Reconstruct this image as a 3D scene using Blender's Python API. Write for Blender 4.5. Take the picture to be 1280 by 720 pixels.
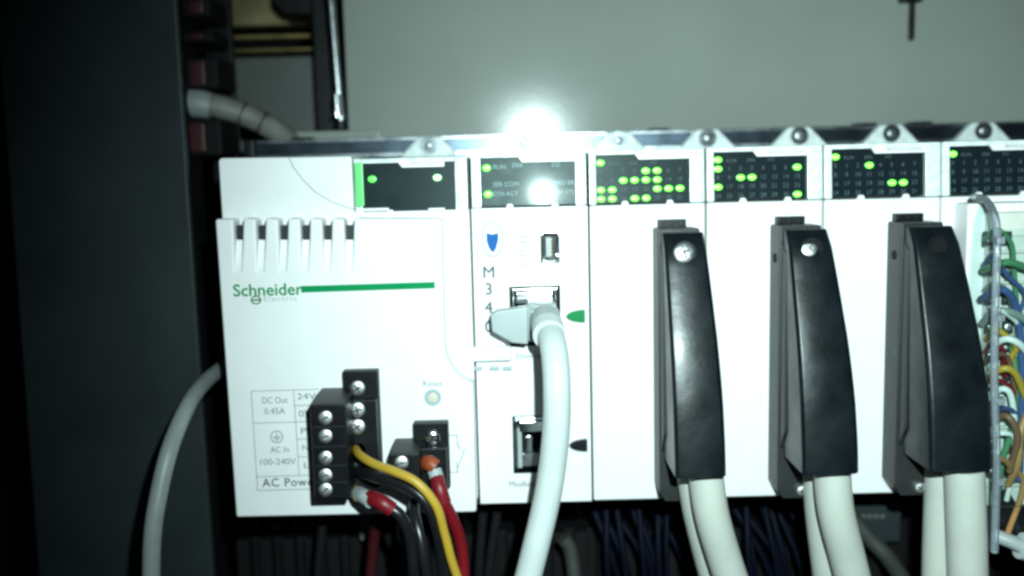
import bpy, bmesh, math, random
from mathutils import Vector, Matrix
random.seed(7)
for o in list(bpy.data.objects): bpy.data.objects.remove(o)
SC = bpy.context.scene
COL = SC.collection
S = 0.001                                   # every length below is in millimetres

# ------------------------------------------------------------------ camera, world, flash, exposure
FPX, DIST, PITCH, ROLL = 1150.0, 252.6, math.radians(7.0), math.radians(1.45)
FWD = Vector((0, math.cos(PITCH), -math.sin(PITCH)))
R0, U0 = Vector((1, 0, 0)), Vector((0, math.sin(PITCH), math.cos(PITCH)))
RIGHT = math.cos(ROLL)*R0 - math.sin(ROLL)*U0
UP = math.sin(ROLL)*R0 + math.cos(ROLL)*U0
CAM = -DIST*FWD
def W(px, py, y=0.0):
    """point of the plane y (mm behind the module fronts) that the photograph shows at pixel (px, py)"""
    d = FWD + ((px-640)/FPX)*RIGHT - ((py-360)/FPX)*UP
    return CAM + d*((y-CAM.y)/d.y)
cd = bpy.data.cameras.new('camera'); cam = bpy.data.objects.new('camera', cd); COL.objects.link(cam)
M = Matrix((RIGHT, UP, -FWD)).transposed().to_4x4(); M.translation = CAM*S
cam.matrix_world = M
cd.sensor_width = 36; cd.lens = 36*FPX/1280; cd.clip_start = 0.005; cd.clip_end = 20
cd.dof.use_dof = True; cd.dof.focus_distance = 0.236; cd.dof.aperture_fstop = 7.0
SC.camera = cam
wd = bpy.data.worlds.new('World'); SC.world = wd; wd.use_nodes = True
wd.node_tree.nodes['Background'].inputs[0].default_value = (.55, .8, 1, 1)
wd.node_tree.nodes['Background'].inputs[1].default_value = 0.012
ld = bpy.data.lights.new('flash', 'SPOT'); fl = bpy.data.objects.new('flash', ld); COL.objects.link(fl)
ld.energy = 4.8; ld.color = (.77, 1.0, .985); ld.spot_size = math.radians(96); ld.spot_blend = 1.0
ld.shadow_soft_size = 0.0022
FL = CAM + Vector((18, 4, 27))
fl.location = FL*S
fl.rotation_euler = (Vector((66, 0, -14)) - FL).to_track_quat('-Z', 'Y').to_euler()
SC.view_settings.view_transform = 'Standard'; SC.view_settings.look = 'None'
SC.view_settings.exposure = 0; SC.view_settings.gamma = 1
SC.render.engine = 'CYCLES'
SC.cycles.pixel_filter_type = 'BLACKMAN_HARRIS'; SC.cycles.filter_width = 2.9
SC.cycles.max_bounces = 6; SC.cycles.transparent_max_bounces = 12

# ------------------------------------------------------------------ materials
def mat(name, col, rough=.4, metal=0, var=.06, scale=160, bump=.02, spec=.5, coat=0, rvar=.08, grain=900):
    m = bpy.data.materials.new(name); m.use_nodes = True
    nt = m.node_tree; b = nt.nodes['Principled BSDF']
    b.inputs['Metallic'].default_value = metal
    b.inputs['Specular IOR Level'].default_value = spec
    b.inputs['Coat Weight'].default_value = coat
    tc = nt.nodes.new('ShaderNodeTexCoord')
    n1 = nt.nodes.new('ShaderNodeTexNoise'); n1.inputs['Scale'].default_value = scale; n1.inputs['Detail'].default_value = 6
    n2 = nt.nodes.new('ShaderNodeTexNoise'); n2.inputs['Scale'].default_value = grain; n2.inputs['Detail'].default_value = 4
    for n in (n1, n2): nt.links.new(tc.outputs['Object'], n.inputs['Vector'])
    cr = nt.nodes.new('ShaderNodeValToRGB')
    cr.color_ramp.elements[0].position = .3; cr.color_ramp.elements[1].position = .7
    cr.color_ramp.elements[0].color = tuple(c*(1-var) for c in col)+(1,)
    cr.color_ramp.elements[1].color = tuple(min(1, c*(1+var)) for c in col)+(1,)
    nt.links.new(n1.outputs['Fac'], cr.inputs['Fac']); nt.links.new(cr.outputs['Color'], b.inputs['Base Color'])
    mr = nt.nodes.new('ShaderNodeMapRange')
    mr.inputs['To Min'].default_value = max(.02, rough-rvar); mr.inputs['To Max'].default_value = min(1, rough+rvar)
    nt.links.new(n1.outputs['Fac'], mr.inputs['Value']); nt.links.new(mr.outputs['Result'], b.inputs['Roughness'])
    if bump:
        bp = nt.nodes.new('ShaderNodeBump'); bp.inputs['Strength'].default_value = bump; bp.inputs['Distance'].default_value = .0003
        nt.links.new(n2.outputs['Fac'], bp.inputs['Height']); nt.links.new(bp.outputs['Normal'], b.inputs['Normal'])
    return m
def emit(name, col, st):
    m = bpy.data.materials.new(name); m.use_nodes = True; b = m.node_tree.nodes['Principled BSDF']
    b.inputs['Base Color'].default_value = (*col, 1); b.inputs['Emission Color'].default_value = (*col, 1)
    b.inputs['Emission Strength'].default_value = st; b.inputs['Roughness'].default_value = .3
    return m
def clear(name, col, fac, rough=.1, ior=1.45):
    m = bpy.data.materials.new(name); m.use_nodes = True; nt = m.node_tree; b = nt.nodes['Principled BSDF']
    b.inputs['Base Color'].default_value = (*col, 1); b.inputs['Roughness'].default_value = rough
    t = nt.nodes.new('ShaderNodeBsdfTransparent'); t.inputs['Color'].default_value = (.93, .98, .97, 1)
    fr = nt.nodes.new('ShaderNodeFresnel'); fr.inputs['IOR'].default_value = ior
    ad = nt.nodes.new('ShaderNodeMath'); ad.operation = 'ADD'; ad.use_clamp = True; ad.inputs[1].default_value = fac
    mx = nt.nodes.new('ShaderNodeMixShader')
    nt.links.new(fr.outputs[0], ad.inputs[0]); nt.links.new(ad.outputs[0], mx.inputs[0])
    nt.links.new(t.outputs[0], mx.inputs[1]); nt.links.new(b.outputs[0], mx.inputs[2])
    nt.links.new(mx.outputs[0], nt.nodes['Material Output'].inputs[0])
    return m
m_white = mat('white_plastic', (.80, .80, .80), .42, var=.02, bump=.05)
m_hood = mat('clear_frame_plastic', (.72, .80, .78), .16, var=.16, scale=420, bump=.08)
m_label = mat('grey_print', (.17, .19, .20), .6, bump=0, spec=.1)
m_labeld = mat('dark_print', (.10, .11, .12), .6, bump=0, spec=.1)
m_faint = mat('faint_print', (.34, .43, .46), .6, bump=0, spec=.1)
m_line = mat('thin_line_print', (.30, .31, .32), .6, bump=0, spec=.1)
m_screen = mat('display_black', (.008, .013, .019), .35, spec=.15, var=.15, bump=0)
m_digit = mat('display_print', (.115, .14, .155), .4, bump=0, spec=.1)
m_digitb = mat('bright_display_print', (.42, .50, .54), .4, bump=0, spec=.1)
m_black = mat('black_plastic', (.004, .0048, .006), .42, var=.2, bump=.12, spec=.3)
m_hoodblk = mat('black_satin_hood', (.0035, .0062, .0085), .35, var=.35, scale=120, bump=.4, rvar=.14, spec=.42, grain=170)
m_base = mat('charcoal_base', (.022, .024, .024), .45, var=.2, bump=.15, spec=.4)
m_slot = mat('vent_dark', (.008, .011, .014), .5)
m_green = mat('green_print', (.0, .235, .075), .6, var=.03, bump=0, spec=.1)
m_marker_g = mat('green_marker', (.002, .20, .055), .45, spec=.2)
m_marker_k = mat('dark_marker', (.008, .010, .016), .4, spec=.2)
m_blue = mat('blue_print', (.001, .10, .36), .5, bump=0, spec=.15)
m_paleblue = mat('pale_blue_print', (.20, .30, .32), .5, bump=0)
m_chrome = mat('nickel', (.78, .80, .82), .16, 1, var=.1, bump=.05)
m_steel = mat('zinc_steel', (.50, .53, .55), .30, 1, var=.2, scale=300, bump=.1)
m_screw = mat('screw_steel', (.80, .83, .85), .46, 1, var=.3, scale=700, bump=.2)
m_recess = mat('screw_slot', (.05, .05, .055), .5)
m_darkscrew = mat('dark_screw', (.40, .43, .45), .38, .9, var=.2)
m_rail = mat('rail_metal', (.06, .08, .105), .28, .9, var=.2, scale=120, bump=.06)
m_seat = mat('dull_seat', (.12, .14, .15), .3, .8, var=.5, scale=500)
m_raillip = mat('rail_lip', (.46, .50, .54), .28, 1, var=.2, bump=.06)
m_panel = mat('grey_panel_paint', (.275, .30, .275), .165, var=.06, scale=22, bump=.04, spec=.16, grain=500, rvar=.05)
m_panel2 = mat('grey_back_paint', (.095, .107, .10), .45, var=.1, scale=30)
m_duct = mat('slate_duct', (.024, .032, .035), .5, var=.22, scale=28, bump=.08, spec=.3)
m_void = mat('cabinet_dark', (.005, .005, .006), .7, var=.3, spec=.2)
m_cable = mat('beige_cable', (.50, .52, .47), .42, var=.05, scale=120, bump=.08)
m_eth = mat('grey_cable', (.55, .60, .59), .42, var=.05, scale=120, bump=.06)
m_boot = mat('grey_boot', (.36, .41, .41), .42, var=.05, bump=.06)
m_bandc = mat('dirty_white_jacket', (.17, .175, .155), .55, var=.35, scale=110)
m_dimc = mat('dark_grey_cable', (.04, .043, .04), .55, var=.2)  # much darker than the other grey cables
m_lcable = mat('dim_grey_cable', (.27, .30, .30), .42, var=.08)
m_yel = mat('yellow_wire', (.46, .29, .03), .42, var=.08)
m_blk = mat('black_wire', (.010, .010, .012), .3, var=.2)
m_red = mat('red_wire', (.17, .004, .009), .4, var=.1)
m_ferr = mat('red_ferrule', (.17, .004, .010), .45, var=.1)
m_org = mat('orange_core', (.26, .05, .014), .5, var=.25, scale=700)
m_cop = mat('tan_core', (.34, .20, .11), .5, var=.3, scale=700)
m_brass = mat('brass', (.85, .68, .30), .48, 1, var=.2)
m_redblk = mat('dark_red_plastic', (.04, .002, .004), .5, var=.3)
m_olive = mat('olive_plate', (.30, .25, .13), .4, .5, var=.5, scale=60)
m_navy = mat('navy_wire', (.0009, .002, .008), .6, var=.3, spec=.12)
m_wgreen = mat('green_wire', (.06, .21, .10), .45)
m_wblue = mat('blue_wire', (.045, .085, .22), .45)
m_wgrey = mat('grey_green_wire', (.22, .28, .25), .4)
m_wwhite = mat('white_wire', (.72, .74, .72), .4)
m_worg = mat('orange_wire', (.42, .22, .08), .45)
m_wbrn = mat('brown_wire', (.17, .085, .05), .45)
m_block = mat('ivory_block', (.62, .63, .57), .45, var=.08, scale=200)
m_pin = mat('gold_contact', (.60, .45, .18), .3, 1)
m_resetb = mat('reset_button', (.58, .55, .45), .45)
m_tape = mat('dark_band', (.05, .03, .035), .5)
m_ledrim = emit('led_green_rim', (.02, .50, .015), .8)
m_ledcore = emit('led_green_core', (.32, 1.0, .13), 1.9)
m_ledwcore = emit('led_white_core', (.80, 1.0, .72), 2.0)
m_ledg = emit('led_pure_green', (.18, .95, .12), 1.2)
m_leak = emit('lit_edge_green', (.10, .55, .15), .5)  # glow stands for light leaking into the clear plastic edge, no lamp
m_window = clear('clear_window', (.05, .06, .06), .0, .095, 1.36)
m_cover = clear('clear_cover', (.5, .55, .57), .05, .3, 1.03)
m_coveredge = clear('clear_cover_edge', (.44, .47, .54), .26, .14)

# ------------------------------------------------------------------ mesh builder (mm in, metres out)
class MB:
    def __init__(s): s.v = []; s.f = []; s.mi = []
    def add(s, vs, fs, mi=0):
        n = len(s.v); s.v += [Vector(v) for v in vs]; s.f += [[i+n for i in f] for f in fs]; s.mi += [mi]*len(fs); return s
    def box(s, x0, x1, y0, y1, z0, z1, mi=0):
        v = [(x, y, z) for z in (z0, z1) for y in (y0, y1) for x in (x0, x1)]
        return s.add(v, [(0,2,3,1),(4,5,7,6),(0,1,5,4),(2,6,7,3),(0,4,6,2),(1,3,7,5)], mi)
    def prism(s, pts, y0, y1, mi=0, taper=None):
        """outline in (x, z), from y0 (front) to y1 (back)"""
        n = len(pts); b = taper or pts
        vs = [(p[0], y0, p[1]) for p in pts] + [(p[0], y1, p[1]) for p in b]
        return s.add(vs, [list(range(n)), list(range(2*n-1, n-1, -1))] + [(i, i+n, (i+1) % n+n, (i+1) % n) for i in range(n)], mi)
    def xprism(s, pts, x0, x1, mi=0):
        """outline in (y, z) pushed along x"""
        n = len(pts)
        vs = [(x0, p[0], p[1]) for p in pts] + [(x1, p[0], p[1]) for p in pts]
        return s.add(vs, [list(range(n)), list(range(2*n-1, n-1, -1))] + [(i, i+n, (i+1) % n+n, (i+1) % n) for i in range(n)], mi)
    def loft(s, rings, mi=0, cap=True):
        n = len(rings[0]); vs = [p for r in rings for p in r]; fs = []
        for k in range(len(rings)-1):
            for i in range(n): fs.append((k*n+i, k*n+(i+1) % n, (k+1)*n+(i+1) % n, (k+1)*n+i))
        if cap: fs += [list(range(n-1, -1, -1)), [len(vs)-n+i for i in range(n)]]
        return s.add(vs, fs, mi)
    def lathe(s, c, prof, axis=(0, -1, 0), n=20, mi=0, sx=1.0):
        """prof = [(radius, distance along axis)]"""
        a = Vector(axis).normalized(); u = a.orthogonal().normalized(); w = a.cross(u); c = Vector(c)
        if abs(a.y) > .9: u = Vector((1, 0, 0)); w = a.cross(u)
        rings = [[c + a*h + (u*math.cos(t)*sx + w*math.sin(t))*max(r, .001) for t in [2*math.pi*i/n for i in range(n)]] for r, h in prof]
        return s.loft(rings, mi)
    def tube(s, pts, r, n=14, mi=0, sub=8, r1=None):
        P = [Vector(p) for p in pts]; Q = []
        E = [2*P[0]-P[1]] + P + [2*P[-1]-P[-2]]
        for i in range(1, len(E)-2):
            a, b, c, d = E[i-1:i+3]
            for k in range(sub):
                t = k/sub
                Q.append(.5*((2*b) + (c-a)*t + (2*a-5*b+4*c-d)*t*t + (3*b-a-3*c+d)*t**3))
        Q.append(P[-1]); rings = []; u = None
        for i, q in enumerate(Q):
            t = (Q[min(i+1, len(Q)-1)] - Q[max(i-1, 0)]).normalized()
            u = t.orthogonal().normalized() if u is None else (u - t*u.dot(t)).normalized()
            w = t.cross(u); rr = r if r1 is None else r + (r1-r)*i/(len(Q)-1)
            rings.append([q + (u*math.cos(a) + w*math.sin(a))*rr for a in [2*math.pi*k/n for k in range(n)]])
        return s.loft(rings, mi)
    def line(s, a, b, w, y, h=.05, mi=0):
        """printed line of width w in the plane y from a to b (x, z)"""
        a, b = Vector(a), Vector(b); d = (b-a).normalized(); nrm = Vector((-d.y, d.x))*w/2; e = d*w*.5
        return s.prism([a-nrm-e, b-nrm+e, b+nrm+e, a+nrm-e], y-h, y, mi)
    def text(s, body, size, x, z, y, width=None, align='LEFT', bold=0, mi=0, rot=0, spacing=1.0):
        cu = bpy.data.curves.new('t', 'FONT'); cu.body = body; cu.size = size; cu.align_x = align; cu.align_y = 'CENTER'
        cu.resolution_u = 3; cu.space_character = spacing
        ob = bpy.data.objects.new('t', cu); COL.objects.link(ob)
        me = bpy.data.meshes.new_from_object(ob.evaluated_get(bpy.context.evaluated_depsgraph_get()))
        vs = [v.co.copy() for v in me.vertices]
        if vs:
            w = max(v.x for v in vs) - min(v.x for v in vs); k = width/w if width else 1
            c, n = math.cos(rot), math.sin(rot)
            for j, (ox, oz) in enumerate(((0, 0), (bold, 0), (-bold, 0), (0, bold), (0, -bold)) if bold else ((0, 0),)):
                s.add([(x + ox + (v.x*c*k - v.y*n), y - j*.004, z + oz + (v.x*n*k + v.y*c)) for v in vs], [list(p.vertices) for p in me.polygons], mi)
        bpy.data.objects.remove(ob); bpy.data.curves.remove(cu); bpy.data.meshes.remove(me)
        return s
    def mesh(s, name, mats, org, bevel=0, seg=2, smooth=True):
        bm = bmesh.new(); vs = [bm.verts.new((v-org)*S) for v in s.v]
        for f, mi in zip(s.f, s.mi):
            try: q = bm.faces.new([vs[i] for i in f]); q.material_index = mi
            except ValueError: pass
        bmesh.ops.remove_doubles(bm, verts=bm.verts, dist=1e-6)
        if bevel or smooth: bmesh.ops.recalc_face_normals(bm, faces=bm.faces) if bevel else None
        if bevel:
            es = [e for e in bm.edges if len(e.link_faces) == 2 and e.calc_face_angle(0) > .5]
            bmesh.ops.bevel(bm, geom=es, offset=bevel*S, segments=seg, profile=.5, affect='EDGES', clamp_overlap=True)
        elif len(s.f) and smooth: bmesh.ops.recalc_face_normals(bm, faces=bm.faces)
        me = bpy.data.meshes.new(name); bm.to_mesh(me); bm.free()
        for m in (mats if isinstance(mats, (list, tuple)) else [mats]): me.materials.append(m)
        if smooth:
            me.shade_smooth(); me.set_sharp_from_angle(angle=math.radians(38))
        return me
    def build(s, name, mats, parent=None, bevel=0, seg=2, smooth=True):
        if parent is None:
            xs = [v.x for v in s.v]; ys = [v.y for v in s.v]; zs = [v.z for v in s.v]
            org = Vector(((min(xs)+max(xs))/2, (min(ys)+max(ys))/2, min(zs)))
        else: org = Vector(parent['org'])
        o = bpy.data.objects.new(name, s.mesh(name, mats, org, bevel, seg, smooth)); COL.objects.link(o)
        if bevel:
            wn = o.modifiers.new('weighted_normals', 'WEIGHTED_NORMAL'); wn.keep_sharp = True; wn.weight = 100
        if parent is None: o.location = org*S
        else: o.parent = parent
        o['org'] = tuple(org)
        return o
def tag(o, label, cat, group=None):
    o['label'] = label; o['category'] = cat
    if group: o['group'] = group
    return o
def thing(name, org, label, cat, group=None):
    o = bpy.data.objects.new(name, None); COL.objects.link(o); o.empty_display_size = .01
    o.location = Vector(org)*S; o['org'] = tuple(org); return tag(o, label, cat, group)
def structure(o): o['kind'] = 'structure'; return o
def copy_tree(o, dx=0, parent=None):
    c = o.copy(); COL.objects.link(c)
    if parent: c.parent = parent
    else: c.location.x += dx*S; c['org'] = (o['org'][0]+dx, o['org'][1], o['org'][2])
    for ch in list(o.children): copy_tree(ch, 0, c)
    return c
def screw(parent, c, r, h=.9, slot='cross', ang=.4, axis=(0, -1, 0), name='screw', m=None):
    """a domed screw head with a recessed-looking drive, sub-part under its thing"""
    b = MB(); b.lathe(c, [(r, 0), (r, h*.55), (r*.82, h*.85), (r*.4, h)], axis, 18)
    c = Vector(c); a = Vector(axis).normalized(); u = Vector((math.cos(ang), 0, math.sin(ang))); w = a.cross(u)
    for d, e in ((u, w), (w, u))[:2 if slot == 'cross' else 1]:
        L, T = r*.62, r*.11
        q = [c + a*(h+.03) + d*sx*L + e*sy*T for sx, sy in ((-1,-1),(1,-1),(1,1),(-1,1))]
        b.add(q + [p - a*.35 for p in q], [(0,1,2,3),(7,6,5,4),(0,4,5,1),(1,5,6,2),(2,6,7,3),(3,7,4,0)], 1)
    return b.build(name, [m or m_screw, m_recess], parent)
def holed(x0, x1, z0, z1, y, yb, holes):
    """a box front at y, sides to yb, with rectangular pockets (hx0, hx1, hz0, hz1, depth) let into the front"""
    b = MB()
    xs = sorted({x0, x1, *[h[0] for h in holes], *[h[1] for h in holes]}); zs = sorted({z0, z1, *[h[2] for h in holes], *[h[3] for h in holes]})
    for i in range(len(xs)-1):
        for j in range(len(zs)-1):
            cx, cz = (xs[i]+xs[i+1])/2, (zs[j]+zs[j+1])/2
            if any(h[0] < cx < h[1] and h[2] < cz < h[3] for h in holes): continue
            b.add([(xs[i], y, zs[j]), (xs[i+1], y, zs[j]), (xs[i+1], y, zs[j+1]), (xs[i], y, zs[j+1])], [(0,1,2,3)])
    for (a, c, d, e, dp) in holes:
        q = [(a, d), (c, d), (c, e), (a, e)]
        for k in range(4):
            p, r = q[k], q[(k+1) % 4]
            b.add([(p[0], y, p[1]), (r[0], y, r[1]), (r[0], y+dp, r[1]), (p[0], y+dp, p[1])], [(3,2,1,0)], 1)
        b.add([(p[0], y+dp, p[1]) for p in q], [(0,1,2,3)], 1)
    q = [(x0, z0), (x1, z0), (x1, z1), (x0, z1)]
    for k in range(4):
        p, r = q[k], q[(k+1) % 4]
        xs_ = [p, r]
        b.add([(p[0], y, p[1]), (p[0], yb, p[1]), (r[0], yb, r[1]), (r[0], y, r[1])], [(0,1,2,3)])
    b.add([(p[0], yb, p[1]) for p in q], [(3,2,1,0)])
    return b

# ------------------------------------------------------------------ layout of the rack
XS3 = W(735.5, 265).x                        # seam between processor and first I/O module
ZT = W(740, 187).z; ZB = W(740, 626).z
PW = 32.0
XS = [XS3 + PW*k for k in range(-1, 6)]      # XS[0] = left of processor, XS[1] = first I/O module ...
YP = 84.0                                    # face of the grey panel

# ------------------------------------------------------------------ setting: panel, dark cabinet behind
pl = W(432, 80, YP).x
structure(MB().box(pl, 620, YP, YP+2, -260, 330).build('grey_panel', m_panel, None, .4))
structure(MB().box(-520, 640, 250, 252, -300, 420).build('cabinet_back', m_void))
def pbox(px0, px1, py0, py1, y0, y1):        # a box whose front face fills the given pixel rectangle at y0
    a, c = W(px0, py1, y0), W(px1, py0, y0)
    return a.x, c.x, y0, y1, a.z, c.z
# small grey plate in the opening left of the panel
t = thing('inner_plate', W(345, 160, 120), 'small dim grey plate in a black frame behind the whitish banded cable', 'plate')
MB().box(*pbox(287, 404, 70, 240, 122, 124)).build('plate', m_panel2, t, .4)
b = MB(); b.box(*pbox(279, 412, 66.5, 71, 119, 126)); b.box(*pbox(277, 286, 69, 245, 119, 126)); b.box(*pbox(403, 413, 69, 245, 119, 126))
b.build('frame', m_black, t, .4)
# vertical strip and the bright edge rod of the panel
tag(MB().box(*pbox(402, 418, -40, 250, 96, 100)).build('black_strip', m_black, None, .3), 'narrow black upright strip just left of the thin silver rod', 'strip')
t = thing('silver_rod', W(423, 160, 76), 'thin upright silver rod along the left edge of the grey panel', 'rod')
a, c = W(411, -30, 76), W(426, 150, 76)
MB().tube([a, (a+c)/2, c], 1.3, 12).build('rod', m_steel, t)
e = W(427, 157, 76)
MB().lathe(c, [(1.7, 0), (1.7, 3.0), (1.2, 3.4)], (.0, 0, -1), 14).build('end_cap', m_black, t)
tag(MB().lathe(W(421, 142, 74), [(2.0, 0), (2.0, .8)], (0, 0, -1), 10).tube([W(420, 118, 74.5), W(422, 142, 74.5)], 1.1, 10).build('screw_bolt', m_chrome), 'small shiny bolt at the foot of the silver rod', 'bolt')
# brass bars and dim block at the top left
for i, (y0, y1, x1, lb) in enumerate(((42, 50, 320, 'upper dim brass bar at the top left corner of the opening'), (59, 66, 345, 'lower dim brass bar right above the black framed plate'))):
    tag(MB().box(*pbox(222, x1+70, y0, y1, 128-i*12, 134-i*12)).build('brass_bar', m_brass, None, .6), lb, 'brass bar', 'brass bars in the top left opening')
tag(MB().box(*pbox(225, 410, -40, 34, 140, 150)).build('dim_plate', m_olive, None, .5), 'dim olive grey plate behind the brass bars at the top left', 'plate')
b = MB(); b.prism([(p.x, p.z) for p in (W(345, -30, 110), W(345, 6, 110), W(358, 20, 110), W(400, 20, 110), W(412, 8, 110), W(412, -30, 110))], 106, 120)
tag(b.build('black_bracket', m_black, None, .8), 'black chamfered bracket cut off by the top edge left of the silver rod', 'bracket')
# red clips column with pale dots
for i, (x0, x1, y0, y1) in enumerate(((226, 262, -6, 22), (226, 266, 36, 54), (228, 272, 70, 112), (228, 276, 148, 196))):
    lb = ['dark red clip at the very top of the left column', 'dark red clip between the two brass bars', 'dark red clip above the white banded cable', 'dark red clip below the white banded cable'][i]
    tt = thing('red_clip', W((x0+x1)/2, y1, 60), lb, 'clip', 'dark red clips in a column')
    MB().box(*pbox(x0, x1, y0, y1, 60, 80)).build('body', m_void, tt, 1.5)
    MB().box(*pbox(x0+9, x0+27, y0+5, y1-5, 58.6, 61)).build('red_insert', m_redblk, tt, .8)
t = thing('punched_strip', W(278, 200, 84), 'black punched strip with small pale holes beside the red clips', 'strip')
MB().box(*pbox(270, 284, -30, 260, 84, 88)).build('strip', m_black, t, .4)
for yy in (12, 47, 79, 106, 160, 188):
    MB().lathe(W(274, yy, 84), [(1.0, 0), (.9, .5)], n=10).build('stud', m_panel2, t)
# banded white cable
t = thing('banded_cable', W(345, 165, 74), 'thick whitish cable with dark bands coming out of the red clips', 'cable')
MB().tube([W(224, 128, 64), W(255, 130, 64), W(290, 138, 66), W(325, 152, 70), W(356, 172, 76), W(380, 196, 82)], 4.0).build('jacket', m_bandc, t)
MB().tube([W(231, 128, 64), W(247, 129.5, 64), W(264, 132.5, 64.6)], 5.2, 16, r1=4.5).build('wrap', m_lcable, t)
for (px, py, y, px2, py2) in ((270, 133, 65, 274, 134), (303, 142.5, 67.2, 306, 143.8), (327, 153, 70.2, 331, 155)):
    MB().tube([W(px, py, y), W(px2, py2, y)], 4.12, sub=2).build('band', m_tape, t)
# solid black T shape standing in for a dark mark on the panel
t = thing('black_t_shape', W(1141, 50, YP-2), 'thin black T shape reaching down from the top edge over the grey panel at right', 'strap')
MB().box(*pbox(1137, 1145, 2, 50, YP-3, YP-1.2)).build('tail', m_black, t, .4)
MB().box(*pbox(1128, 1155, -14, 2, YP-5, YP-.6)).build('clip', m_black, t, .6)
MB().box(*pbox(1138, 1144, 22, 32, YP-3.4, YP-2.8)).build('catch', m_black, t, .1)

# slate duct at the left
t = thing('wire_duct', W(150, 720, 30), 'broad dark slate wiring duct standing upright along the left edge', 'duct')
a0, a1, a2, a3 = W(-8, -40, 30), W(219, -10, 30), W(268, 740, 30), W(48, 740, 30)
MB().prism([(a3.x, a3.z-20), (a2.x, a2.z-20), (a1.x, a1.z+20), (a0.x, a0.z+20)], 30, 33).build('lid', m_duct, t, .8)
b = MB(); b.box(a3.x+3, a2.x-8, 33.3, 70, a2.z-20, a1.z+20); b.build('channel', m_void, t, .5)
tag(MB().tube([W(300, 452, 44), W(275, 462, 22), W(243, 494, -6), W(215, 553, -22), W(198, 620, -28), W(190, 680, -30), W(189, 770, -30)], 2.2, 16).build('side_cable', m_lcable),
    'single grey cable curving down over the slate duct at the left', 'cable')
# dark lower region
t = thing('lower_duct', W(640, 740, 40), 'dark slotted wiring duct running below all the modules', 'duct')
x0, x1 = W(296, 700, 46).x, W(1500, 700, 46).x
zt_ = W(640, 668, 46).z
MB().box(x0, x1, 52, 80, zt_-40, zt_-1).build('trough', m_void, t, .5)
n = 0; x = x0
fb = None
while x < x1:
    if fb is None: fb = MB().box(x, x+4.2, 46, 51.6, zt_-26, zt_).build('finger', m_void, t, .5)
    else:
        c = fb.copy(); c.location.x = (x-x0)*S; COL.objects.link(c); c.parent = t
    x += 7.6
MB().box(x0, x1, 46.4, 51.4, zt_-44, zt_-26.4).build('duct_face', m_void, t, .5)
# bits under the power supply
for i, px in enumerate((322, 346, 371)):
    o = MB().lathe(W(px, 656, 40), [(1.0, 0), (.95, 2.2), (.5, 2.6)], n=12).build('peg', m_panel2)
    tag(o, ['leftmost of three small grey pegs under the power supply', 'middle one of three small grey pegs under the power supply', 'third small grey peg under the power supply, nearest the bracket'][i], 'peg', 'small grey pegs under the power supply')
t = thing('t_bracket', W(455, 680, 36), 'small grey metal bracket poking out under the black terminal plug', 'bracket')
MB().box(*pbox(446, 468, 643, 650, 35, 37)).build('flange', m_panel2, t, .3)
MB().box(*pbox(450, 462, 649, 676, 35.4, 36.6)).build('stem', m_panel2, t, .3)
# navy bundle below the I/O modules
rnd = random.Random(3)
bund = [(x + rnd.uniform(-6, 6), rnd.uniform(-22, 22)) for x in range(742, 856, 8)] + [(x + rnd.uniform(-6, 6), rnd.uniform(-22, 22)) for x in range(906, 1004, 8)]
for i, (px, j) in enumerate(bund):
    o = MB().tube([W(px-6, 600, 40+j*.2), W(px+4+j*.3, 640, 34+j*.2), W(px+22+j*1.2, 690, 30+j*.2), W(px+40+j*1.9, 760, 30+j*.2)], .8+.4*rnd.random(), 10, sub=5).build('navy_wire', m_navy)
    tag(o, 'thin navy wire in the dark bundle under the %s' % ('first I/O module' if px < 870 else 'second I/O module'), 'wire', 'navy wires under the %s I/O module' % ('first' if px < 870 else 'second'))
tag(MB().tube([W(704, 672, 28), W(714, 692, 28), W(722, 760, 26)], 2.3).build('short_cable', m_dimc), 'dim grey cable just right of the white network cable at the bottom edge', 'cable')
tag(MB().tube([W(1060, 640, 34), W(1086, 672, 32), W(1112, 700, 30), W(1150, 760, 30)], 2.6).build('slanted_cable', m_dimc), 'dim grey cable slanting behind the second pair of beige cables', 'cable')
t = thing('marked_block', W(1090, 690, 36), 'dark block with a worn pale mark between the second and third beige cables', 'block')
MB().box(*pbox(1066, 1128, 628, 680, 38, 48)).build('body', m_duct, t, 1)
b = MB()
for k in range(4): b.box(*pbox(1076+k*8, 1082+k*8, 643, 648, 37.6, 38.2))
b.build('pale_mark', m_panel2, t)

# ------------------------------------------------------------------ backplane rail with brackets
YR = 66.0
r0, r1 = W(318, 181, YR), W(1380, 151, YR)
zr1 = W(800, 163.5, YR).z; zr0 = ZB+4
rail = thing('backplane_rail', (r0.x, YR, zr0), 'long dark metal backplane rail running behind the tops of all the modules', 'rail')
MB().box(r0.x, r1.x+80, YR, YR+9, zr0, zr1).build('bar', m_rail, rail, .5)
MB().box(r0.x+1, r1.x+80, YR-1.4, YR-.02, zr1-1.25, zr1-.1).build('top_lip', m_raillip, rail, .3)
MB().box(r0.x+1, r1.x+80, YR-2.2, YR-.02, zr1-6.6, zr1-5.2).build('lower_lip', m_raillip, rail, .3)
MB().box(r0.x-3.6, r0.x-.05, YR-1, YR+10, zr0, zr1+.3).build('end_cap', m_black, rail, .6)
for px in (375, 825, 1085, 1155):
    c = W(px, 160, YR).x
    MB().box(c-3.4, c+3.4, YR+1, YR+7, zr1+.02, zr1+.8).build('tab', m_black, rail, .2)
a = W(346, 170, YR+3)
MB().box(a.x, a.x+34, YR+11, YR+14, zr1-3, zr1+3.2).build('back_flange', m_panel, rail, .6)
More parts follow.
